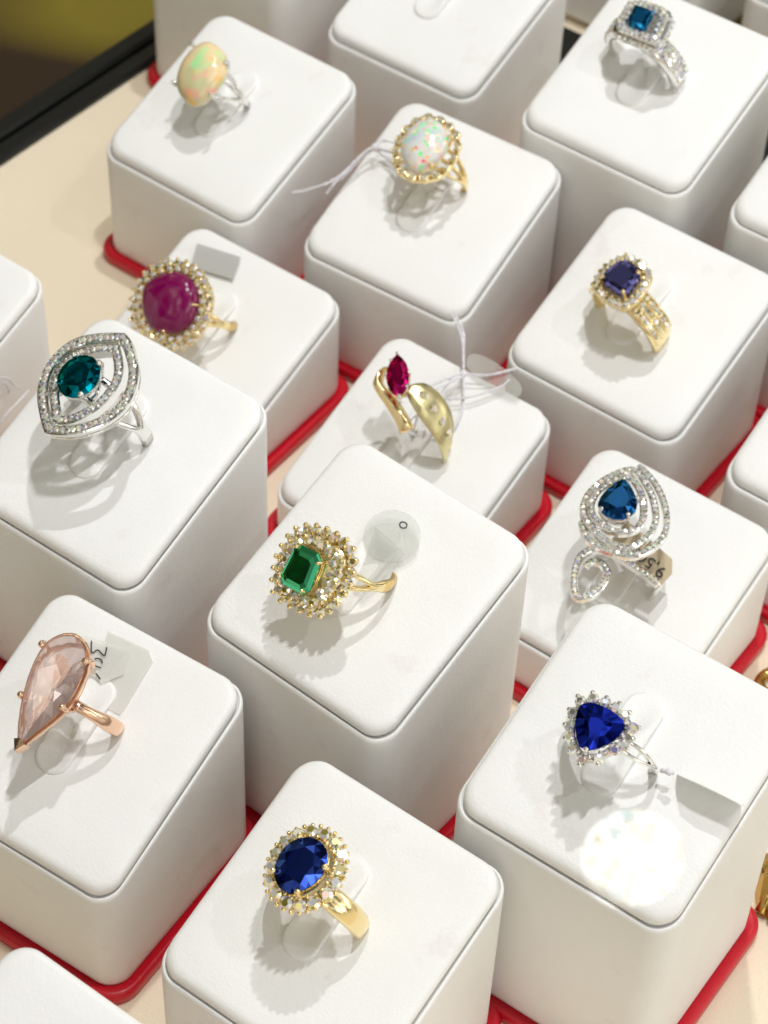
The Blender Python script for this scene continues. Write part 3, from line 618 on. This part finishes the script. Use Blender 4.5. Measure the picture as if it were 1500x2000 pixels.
L3 = [(0.262, 0.045), (0.223, -0.056), (0.165, -0.14), (0.091, -0.21), (0.004, -0.257), (-0.074, -0.26), (-0.151, -0.237), (-0.202, -0.193), (-0.230, -0.104), (-0.236, -0.02), (-0.218, 0.036), (-.17, .085)]
C_ = resample(catmull(L3, False, 6), False, 50)
for i, p in enumerate(C_): p.z = z-.04
g = MB(); strip(g, C_, .034, .022, None, False); g.build('diamond_loop', SILVER, o)
rest_sp = [(*p.xy, z-.037) for p in resample(C_, False, 31)]
SW = [(-0.165, -0.338, z-.185), (-0.157, -0.24, z-.172), (-0.149, -0.118, z-.17), (-0.152, -0.047, z-.17), (-0.189, 0.014, z-.17), (-0.256, 0.033, z-.17), (-0.328, 0.012, z-.175), (-0.403, -0.033, z-.18), (-0.442, -0.08, z-.185), (-0.388, -0.128, z-.18), (-0.304, -0.135, z-.175), (-0.251, -0.116, z-.17), (-0.227, -0.074, z-.17), (-0.236, -0.033, z-.17), (-0.280, -0.019, z-.17)]
C_ = resample(catmull(SW, False, 6), False, 70)
g = MB(); strip(g, C_, lambda t: .036, .022, None, False); g.build('swirl_band', SILVER, o)
rest_sp += [(p.x, p.y, p.z+.003) for p in resample(C_, False, 42)]
stones(o, rest_sp, .0145)
s = MB(); shank(s, .30, .022, lambda a: -.05, lambda a: .075, 76, 210); s.build('shank', SILVER, o)
# paper tag rolled inside the band, with its writing
g = MB(); TA = [Vector((-.14, -.03, .175)), Vector((.05, -.03, .185)), Vector((.045, -.29, .085)), Vector((-.01, -.325, .06)), Vector((-.13, -.315, .06))]
g.add(TA+[p+Vector((0, 0, .004)) for p in TA], [(0, 1, 2, 3, 4), (5, 6, 7, 8, 9)]+[(i, (i+1) % 5, 5+(i+1) % 5, 5+i) for i in range(5)]); tg = g.build('price_tag', TANP)
def text(body, size, M4, parent, name='writing'):
    cu = bpy.data.curves.new(name, 'FONT'); cu.body = body; cu.size = size; cu.extrude = .00001; cu.align_x = 'CENTER'; cu.align_y = 'CENTER'
    t0 = bpy.data.objects.new(name, cu); COL.objects.link(t0); dg = bpy.context.evaluated_depsgraph_get(); dg.update()
    me = bpy.data.meshes.new_from_object(t0.evaluated_get(dg)); COL.objects.unlink(t0); bpy.data.objects.remove(t0)
    me.materials.clear(); me.materials.append(INK); ob = bpy.data.objects.new(name, me); COL.objects.link(ob); ob.parent = parent; ob.matrix_local = M4; return ob
tg.matrix_world = o.matrix_world.copy(); tag(tg, 'tan paper tag with handwritten 9,500 inside the pear sapphire ring', 'price tag')
sl = Vector((0, .275, .11)).normalized(); xx = sl; yy = Vector((-1, 0, -.04)).normalized(); zz = xx.cross(yy)
Mt = Matrix((xx, yy, zz)).transposed().to_4x4(); Mt.translation = (Vector((-.048, -.215, .122)))*S
text('9,500', .0040, Mt, tg)

# ---- pink teardrop (K)
o, rho, z = ring_root('K', 'gemstone_ring', 'rose gold ring with a long pale pink teardrop gem')
P = two([(-0.262, -0.004), (-0.182, 0.046), (-0.097, 0.085), (0.007, 0.117), (0.093, 0.131), (0.168, 0.123), (0.226, 0.079), (.245, .035)], [(.245, .035), (0.240, -0.005), (0.203, -0.054), (0.149, -0.084), (0.031, -0.1), (-0.058, -0.086), (-0.192, -0.032), (-0.262, -0.004)], 13)
g = MB(); faceted(g, P, z+.012, .034, .07, .42); g.build('pink_gem', MORG, o)
g = MB(); PP = two([(-0.262, -0.004), (-0.182, 0.046), (-0.097, 0.085), (0.007, 0.117), (0.093, 0.131), (0.168, 0.123), (0.226, 0.079), (.245, .035)], [(.245, .035), (0.240, -0.005), (0.203, -0.054), (0.149, -0.084), (0.031, -0.1), (-0.058, -0.086), (-0.192, -0.032), (-0.262, -0.004)], 25)
strip(g, PP, .020, .014, z-.008); tube(g, [v+Vector((0, 0, z-.085)) for v in scl(PP, .80)], .011, 6, True)
for i in range(0, 48, 8): tube(g, [PP[i]+Vector((0, 0, z-.012)), scl(PP, .8)[i]+Vector((0, 0, z-.08))], .009, 6)
g.build('gallery', ROSE, o)
for x, y in [(0.155, 0.137), (0.185, -0.085), (-0.08, 0.10), (-0.035, -0.10)]: prong(o, x, y, z+.018, ROSE, .0165, .02, .01, inn=.8)
g = MB(); g.add([(-.283, -.004, z+.02), (-.24, .024, z+.026), (-.225, -.003, z+.03), (-.24, -.03, z+.026), (-.287, -.004, z-.03), (-.24, .03, z-.03), (-.24, -.036, z-.03)], [(0, 1, 2), (0, 2, 3), (0, 4, 5, 1), (0, 3, 6, 4)]); g.build('tip_prong', ROSE, o)
s = MB(); shank(s, rho, .035, lambda a: 0, lambda a: .048+.020*sm(a, 40, 80), 24, 336, lift=lambda a: .03*(1-sm(min(a, 360-a), 10, 60))); s.build('shank', ROSE, o)

# ---- oval sapphire (L)
o, rho, z = ring_root('L', 'gemstone_ring', 'polished gold ring with an oval deep blue sapphire in a round diamond halo')
P = resample(catmull([(0.103, 0.034), (0.098, -0.050), (0.016, -0.094), (-0.072, -0.074), (-0.127, -0.019), (-0.110, 0.050), (-0.049, 0.089), (0.034, 0.093)], True, 5), True, 18)
g = MB(); faceted(g, P, z+.022, .028, .11, .58); g.build('blue_gem', SAPPH, o)
basket(o, P, z+.018, GOLD, .12, .5)
Ho = outline([(0.153, 0.069), (0.174, -0.008), (0.149, -0.091), (0.091, -0.141), (0.007, -0.164), (-0.079, -0.153), (-0.162, -0.085), (-0.179, -0.009), (-0.156, 0.067), (-0.105, 0.114), (-0.02, 0.144), (0.078, 0.131)], 40)
g = MB(); loft(g, [scl(Ho, .30, z-.17), scl(Ho, .68, z-.09), scl(Ho, .93, z-.06), scl(Ho, .95, z-.03), scl(Ho, .80, z-.012), scl(Ho, .66, z-.008)], True, True, True)
for p in resample(scl(Ho, 1.0), True, 32): ball(g, (p.x, p.y, z-.022), .0105)
for p in resample(scl(Ho, .72), True, 24): ball(g, (p.x, p.y, z+.004), .0085)
g.build('halo_setting', GOLD, o)
c0 = cen(Ho); stones(o, [(*p.xy, z-.010, (p.x-c0.x)*2, (p.y-c0.y)*2, 1) for p in resample(scl(Ho, .86), True, 16)], .0275)
for x, y in [(.085, .070), (.035, -.095), (-.108, -.060), (-.09, .078)]: prong(o, x, y, z+.028, GOLD, .0135, dn=.08, inn=.85)
s = MB(); shank(s, rho, .035, lambda a: -.035, lambda a: .095-.03*sm(a, 60, 180), lift=lambda a: .01*(1-sm(a, 10, 60)), ry=.222); s.build('shank', GOLD, o)

# ---- triangular sapphire (M)
o, rho, z = ring_root('M', 'gemstone_ring', 'white gold ring with a triangular deep blue sapphire and a spiky diamond halo')
P = resample(catmull([(0.041, 0.117), (.068, .09), (0.080, 0.035), (.078, -.02), (0.066, -0.070), (.03, -.078), (-0.018, -0.066), (-.06, -.038), (-0.098, 0.0), (-0.098, 0.045), (-0.04, 0.093), (0, .112)], True, 5), True, 18)
g = MB(); faceted(g, P, z+.015, .024, .10, .35); g.build('blue_gem', SAPP3, o)
basket(o, P, z+.012, SILVER, .11, .5)
HP = [(0.068, 0.153), (0.109, 0.109), (0.119, 0.052), (0.124, -0.004), (0.112, -0.057), (0.079, -0.119), (.03, -.122), (-0.012, -0.12), (-0.046, -0.097), (-0.12, -0.054), (-0.159, 0.007), (-0.133, 0.069), (-0.098, 0.11), (-0.052, 0.139), (0.007, 0.155)]
cm_ = Vector((-.01, .022, 0)); g = MB(); inn_ = [cm_+(Vector((*p, 0))-cm_)*.70 for p in HP]
for i, p in enumerate(HP):
    p = Vector((*p, 0)); d = p-cm_; tube(g, [cm_+d*.55+Vector((0, 0, z-.075)), p+Vector((0, 0, z-.02))], .0075, 6); ball(g, p+Vector((0, 0, z-.014)), .0115)
    q = Vector((*HP[(i+1) % len(HP)], 0)); m_ = cm_+((p+q)/2-cm_)*.80; ball(g, m_+Vector((0, 0, z-.004)), .009)
strip(g, [v for v in resample([cm_+(Vector((*p, 0))-cm_)*.80 for p in HP], True, 45)], .03, .025, z-.02)
g.build('halo_setting', SILVER, o)
stones(o, [(*(cm_+(Vector((*p, 0))-cm_)*.86).xy, z-.014, (p[0]-cm_.x)*2, (p[1]-cm_.y)*2, 1) for p in HP], .0235)
for x, y in [(0.05, 0.122), (0.072, -0.078), (-0.105, 0.005)]: prong(o, x, y, z+.02, SILVER, .0115)
s = MB()
for k in (-1, 1): shank(s, rho, .028, lambda a, k=k: k*.022*(1-sm(a, 40, 92)), lambda a: .016+.016*sm(a, 70, 98))
s.build('shank', SILVER, o)

# ------------------------------------------------------------------ tags and threads
def sheet(mb, pts, th=.004):
    P = [Vector(p) for p in pts]; n = len(P); a = (P[1]-P[0]).cross(P[2]-P[0]).normalized()*th
    mb.add(P+[p+a for p in P], [tuple(range(n))[::-1], tuple(range(n, 2*n))]+[(i, (i+1) % n, n+(i+1) % n, n+i) for i in range(n)])
def pp(n, l, h): return [padpt(n, u, v, h) for u, v in l]
def threads(mb, P, r=.0085, seed=0):
    C_ = catmull([tuple(p) for p in P], False, 8); q = random.Random(len(mb.v)); ph = q.random()*6
    a = [p+Vector((math.sin(i*1.7+ph), math.cos(i*1.7+ph), math.sin(i*1.1))) *r*.45+Vector((q.uniform(-1, 1), q.uniform(-1, 1), q.uniform(-1, 1)))*r*.15 for i, p in enumerate(C_)]
    b = [p-Vector((math.sin(i*1.7+ph), math.cos(i*1.7+ph), math.sin(i*1.1))) *r*.45 for i, p in enumerate(C_)]
    tube(mb, a, r*.55, 5); tube(mb, b, r*.5, 5)
e = bpy.data.objects.new('price_tag', None); COL.objects.link(e); e.location = padpt('K', .3, .05, 0)*S; e.empty_display_size = .01
tag(e, 'folded translucent paper tag with handwritten 30 behind the pink teardrop ring', 'price tag')
def childof(ob, e): ob.parent = e; ob.matrix_parent_inverse = Matrix.Translation(-e.location)
g = MB(); sheet(g, pp('K', [(0.441, 0.173), (0.457, -0.034), (0.42, -0.082), (0.181, -0.1), (0.151, -0.097), (0.149, -0.019), (0.331, 0.136)], .012)); childof(g.build('paper_fold', clear_mat('tracing_paper', .42, (.88, .87, .82))), e)
g = MB(); sheet(g, [padpt('K', 0.365, 0.25, .034), padpt('K', 0.419, 0.033, .03), padpt('K', 0.307, -0.007, .022), padpt('K', 0.225, 0.05, .03), padpt('K', 0.24, 0.14, .034)]); childof(g.build('paper_strip', bpy.data.materials['tracing_paper']), e)
g = MB()
for l in ([(0.362, 0.197), (0.318, 0.163), (0.341, 0.148), (0.334, 0.108), (0.370, 0.120)], [(0.298, 0.135), (0.309, 0.126), (0.311, 0.107), (0.302, 0.095)], [(0.283, 0.128), (0.276, 0.110), (0.281, 0.088)], [(0.249, 0.092), (0.243, 0.075), (0.237, 0.060)]):
    tube(g, catmull([tuple(padpt('K', u, v, .042)) for u, v in l], False, 5), .0032, 5)
childof(g.build('writing', INK), e)

e = bpy.data.objects.new('round_tag', None); COL.objects.link(e); e.location = padpt('I', .2, .0, 0)*S; e.empty_display_size = .01
tag(e, 'round clear plastic disc with a small punched mark behind the green gem ring', 'price tag')
g = MB(); disc = [Vector((.205+.118*math.cos(a), .012+.128*math.sin(a), 0)) for a in [2*math.pi*k/40 for k in range(40)]]
P_ = [padpt('I', p.x, p.y, .045+.05*(p.x-.1)) for p in disc]; sheet(g, P_, .005); childof(g.build('disc', CLEAR), e)
g = MB(); sheet(g, [padpt('I', .20, .10, .058), padpt('I', .17, -.085, .05), padpt('I', .0, -.075, .035), padpt('I', -.09, -.06, .05), padpt('I', -.09, -.01, .05), padpt('I', .0, .03, .035)], .004); childof(g.build('neck_strip', CLEAR), e)
g = MB(); cN, PN = frame('I'); tube(g, [padpt('I', .270+.014*math.cos(a), .000+.017*math.sin(a), .062) for a in [2*math.pi*k/16 for k in range(16)]], .0028, 5, True); childof(g.build('mark', INK), e)

g = MB(); sheet(g, pp('E', [(0.406, 0.379), (0.453, 0.118), (0.322, 0.072), (0.272, 0.323)], .03)); tag(g.build('paper_tag', clear_mat('grey_film', .8, (.55, .545, .52))), 'plain grey rectangular tag lying behind the round purple cabochon ring', 'price tag')
g = MB(); cG = outline([(0.602, 0.028), (0.613, -0.081), (0.585, -0.229), (0.553, -0.290), (0.50, -0.295), (0.485, -0.194), (0.51, 0.0), (.56, .05)], 40)
sheet(g, [padpt('G', p.x, p.y, .045) for p in cG]); tag(g.build('plastic_tag', CLEAR), 'rounded clear plastic tag overhanging the block behind the ruby bypass ring', 'price tag')
g = MB()
for l in ([(.72, .23, .12), (0.659, 0.135, .09), (0.55, 0.06, .08), (0.462, 0.0, .08)], [(.71, .235, .12), (0.63, 0.125, .09), (0.53, 0.05, .07), (0.458, 0.003, .07)],
          [(0.462, 0.0, .09), (0.371, 0.045, .12), (0.284, 0.08, .13), (0.15, 0.05, .12), (.06, .03, .1)], [(0.458, -0.01, .08), (.36, .02, .12), (.27, .05, .14), (.17, .0, .2)],
          [(0.458, -0.01, .08), (.38, .03, .09), (.30, .02, .1), (.22, -.03, .15)],
          [(0.465, 0.0, .08), (0.516, -0.101, .07), (0.625, -0.205, .06)], [(0.30, 0.004, .06), (0.379, -0.1, .06), (0.499, -0.19, .05), (.56, -.21, .05)],
          [(0.461, -0.002, .08), (0.335, -0.078, .04), (0.235, -0.109, .03), (0.16, -0.113, .03)], [(0.057, 0.109, .03), (0.061, 0.032, .03), (0.112, -0.043, .03), (.12, -.1, .03)], [(.15, .05, .12), (.11, .08, .08), (.06, .105, .04)]):
    threads(g, [padpt('G', *q) for q in l], .0085)
ball(g, padpt('G', .462, 0, .08), .02); ball(g, padpt('G', .40, .025, .095), .016)
tag(g.build('tag_thread', THREAD), 'knotted white thread tied to the ruby bypass ring', 'thread')
g = MB()
for l in ([(0.168, 0.25, .14), (0.156, 0.391, .12), (0.109, 0.41, .12), (0.07, 0.438, .12), (-0.029, 0.468, .11), (-0.155, 0.501, .10), (-0.263, 0.60, .08), (-.32, .69, .06)],
          [(0.10, 0.23, .16), (0.12, 0.36, .10), (0.095, 0.43, .11), (0.0, 0.462, .09), (-0.14, 0.515, .05), (-0.22, 0.538, .02)],
          [(0.037, 0.18, .08), (0.096, 0.347, .06), (0.105, 0.414, .08), (0.053, 0.447, .09), (-0.03, 0.48, .06), (-.12, .505, .04)],
          [(.14, .26, .10), (.13, .35, .08), (.10, .42, .10)]):
    threads(g, [padpt('B', *q) for q in l], .0085)
ball(g, padpt('B', .105, .418, .11), .021)
tag(g.build('tag_thread', THREAD), 'knotted white thread tied to the milky opal ring and trailing left', 'thread')
# thread tag of the trilliant ring: clear strip, its grey face standing in for its shadow
e = bpy.data.objects.new('strip_tag', None); COL.objects.link(e); e.location = padpt('M', 0, -.3, 0)*S; e.empty_display_size = .01
tag(e, 'clear strip tag whose grey face stands for its shadow beside the triangular sapphire ring', 'price tag')
g = MB(); sheet(g, [padpt('M', .020, -.205, .006), padpt('M', .040, -.43, .004), padpt('M', .045, -.485, .006), padpt('M', .045, -.495, .006)+Vector((-.1, -.58, .8))*.07, padpt('M', .042, -.475, .006)+Vector((-.1, -.58, .8))*.16, padpt('M', .03, -.30, .006)+Vector((-.1, -.58, .8))*.17, padpt('M', .022, -.235, .006)+Vector((-.1, -.58, .8))*.15, padpt('M', .020, -.21, .006)+Vector((-.1, -.58, .8))*.08], .002); childof(g.build('strip', clear_mat('strip_film', .6, (.7, .7, .66))), e)
g = MB(); tube(g, [padpt('M', -.025, -.165, .1), padpt('M', -.02, -.19, .11), padpt('M', -.012, -.215, .115)], .010, 6); ball(g, padpt('M', -.018, -.198, .115), .016); childof(g.build('knot', THREAD), e)
# thread ends hanging on the block at the left edge
def wpt(x, y, z_): return Vector((x, y, z_))
def side(n, v, dz, off=.0): # point on the right-hand (low v) side of a block
    x, y, z_, a = BL[n]; q = Matrix.Rotation(R(a), 3, 'Z') @ Vector((v, -.535-off, 0)); return Vector((x, y, z_+dz+T*v))+q
g = MB()
for l in ([(-.14, -.10, .01), (-.02, -.12, .02), (.10, -.22, .02), (.16, -.34, .01), (.20, -.42, .01)], [(-.14, -.12, .01), (-.03, -.14, .02), (.08, -.24, .01), (.12, -.32, .01), (.13, -.38, .0)],
          [(.26, -.50, .01), (.16, -.47, .02), (.05, -.46, .02), (-.02, -.55, .01), (-.06, -.62, .01)]):
    threads(g, [side('N', a, b, c) for a, b, c in l], .006)
tag(g.build('tag_thread', THREAD), 'white thread ends hanging down the side of the left edge block', 'thread')

# ------------------------------------------------------------------ gold jewellery lying at the right edge
e = bpy.data.objects.new('gold_bracelet', None); COL.objects.link(e); e.location = Vector((1.9, 5.72, -.078))*S; e.empty_display_size = .01
tag(e, 'gold jewel with a dark round stone lying on the tray at the lower right edge', 'bracelet')
g = MB(); B0_ = Vector((1.86, 5.70, 0))
g.add([B0_+Vector(v) for v in [(-.09, -.10, -.07), (.02, -.16, -.07), (.0, -.10, .02), (-.06, .05, .04), (-.09, .08, -.07), (-.03, .16, -.02), (.02, .10, .04)]], [(0, 1, 2), (0, 2, 3, 4), (3, 2, 6), (4, 3, 5), (3, 6, 5)])
tube(g, [B0_+Vector(v) for v in [(-.08, -.11, -.05), (-.03, -.02, -.02), (-.05, .08, .0), (-.02, .18, -.04)]], .03, 8)
tube(g, [B0_+Vector(v) for v in [(.0, -.28, -.06), (.15, -.36, -.06), (.35, -.42, -.06)]], .035, 4)
tube(g, [B0_+Vector(v) for v in [(-.04, -.12, -.05), (.08, -.16, -.03), (.3, -.2, -.03)]], .035, 8)
childof(g.build('gold_link', DARKG), e)
g = MB(); ball(g, B0_+Vector((.0, .05, .02)), .05, 14, 10); childof(g.build('dark_stone', HOLD), e)
g = MB(); ball(g, B0_+Vector((.14, -.05, -.02)), .06, 14, 10); childof(g.build('pearl', LEATHER), e)
g = MB(); tube(g, [Vector((1.97+.10*math.cos(a), 6.88+.10*math.sin(a), -.04+.02*math.sin(a*2))) for a in [2*math.pi*k/20 for k in range(20)]], .03, 8, True)
tag(g.build('gold_earring', DARKG), 'small old gold hoop just inside the right edge, behind the triangular sapphire block', 'earring')

# ------------------------------------------------------------------ bright disc of light thrown on the block
sp = bpy.data.lights.new('light_spot', 'SPOT'); so = bpy.data.objects.new('light_spot', sp); COL.objects.link(so)
tp = padpt('M', -.36, -.235, 0)*S; dirv = Vector((.02, -.28, .96)).normalized(); so.location = tp+dirv*.6
so.rotation_euler = dirv.to_track_quat('Z', 'Y').to_euler(); sp.spot_size = 2*math.atan(.198*S/.6); sp.spot_blend = .07; sp.shadow_soft_size = .0006; sp.energy = 4.4
sp.use_nodes = True; ln = sp.node_tree; em = ln.nodes['Emission']; t1 = nd(ln, 'ShaderNodeTexCoord'); vo = nd(ln, 'ShaderNodeTexVoronoi'); vo.inputs['Scale'].default_value = 300
sr = nd(ln, 'ShaderNodeSeparateColor'); rp_ = nd(ln, 'ShaderNodeValToRGB'); el = rp_.color_ramp.elements
el[0].position = 0; el[0].color = (2.6, 2.6, 2.5, 1); el[1].position = .30; el[1].color = (.95, .70, .0, 1); rp_.color_ramp.interpolation = 'EASE'
for p_, c_ in ((.48, (3, 3, 2.8)), (.64, (.8, .7, .0)), (.72, (3, 3, 3)), (.88, (.3, .9, 1.0)), (.97, (2.4, 2.4, 2.4))):
    x_ = el.new(p_); x_.color = (*c_, 1)
ln.links.new(t1.outputs['Normal'], vo.inputs['Vector']); ln.links.new(vo.outputs['Color'], sr.inputs[0]); ln.links.new(sr.outputs[0], rp_.inputs['Fac']); ln.links.new(rp_.outputs['Color'], em.inputs['Color'])

for ob in bpy.data.objects:
    if '_nd' in ob.keys(): del ob['_nd']
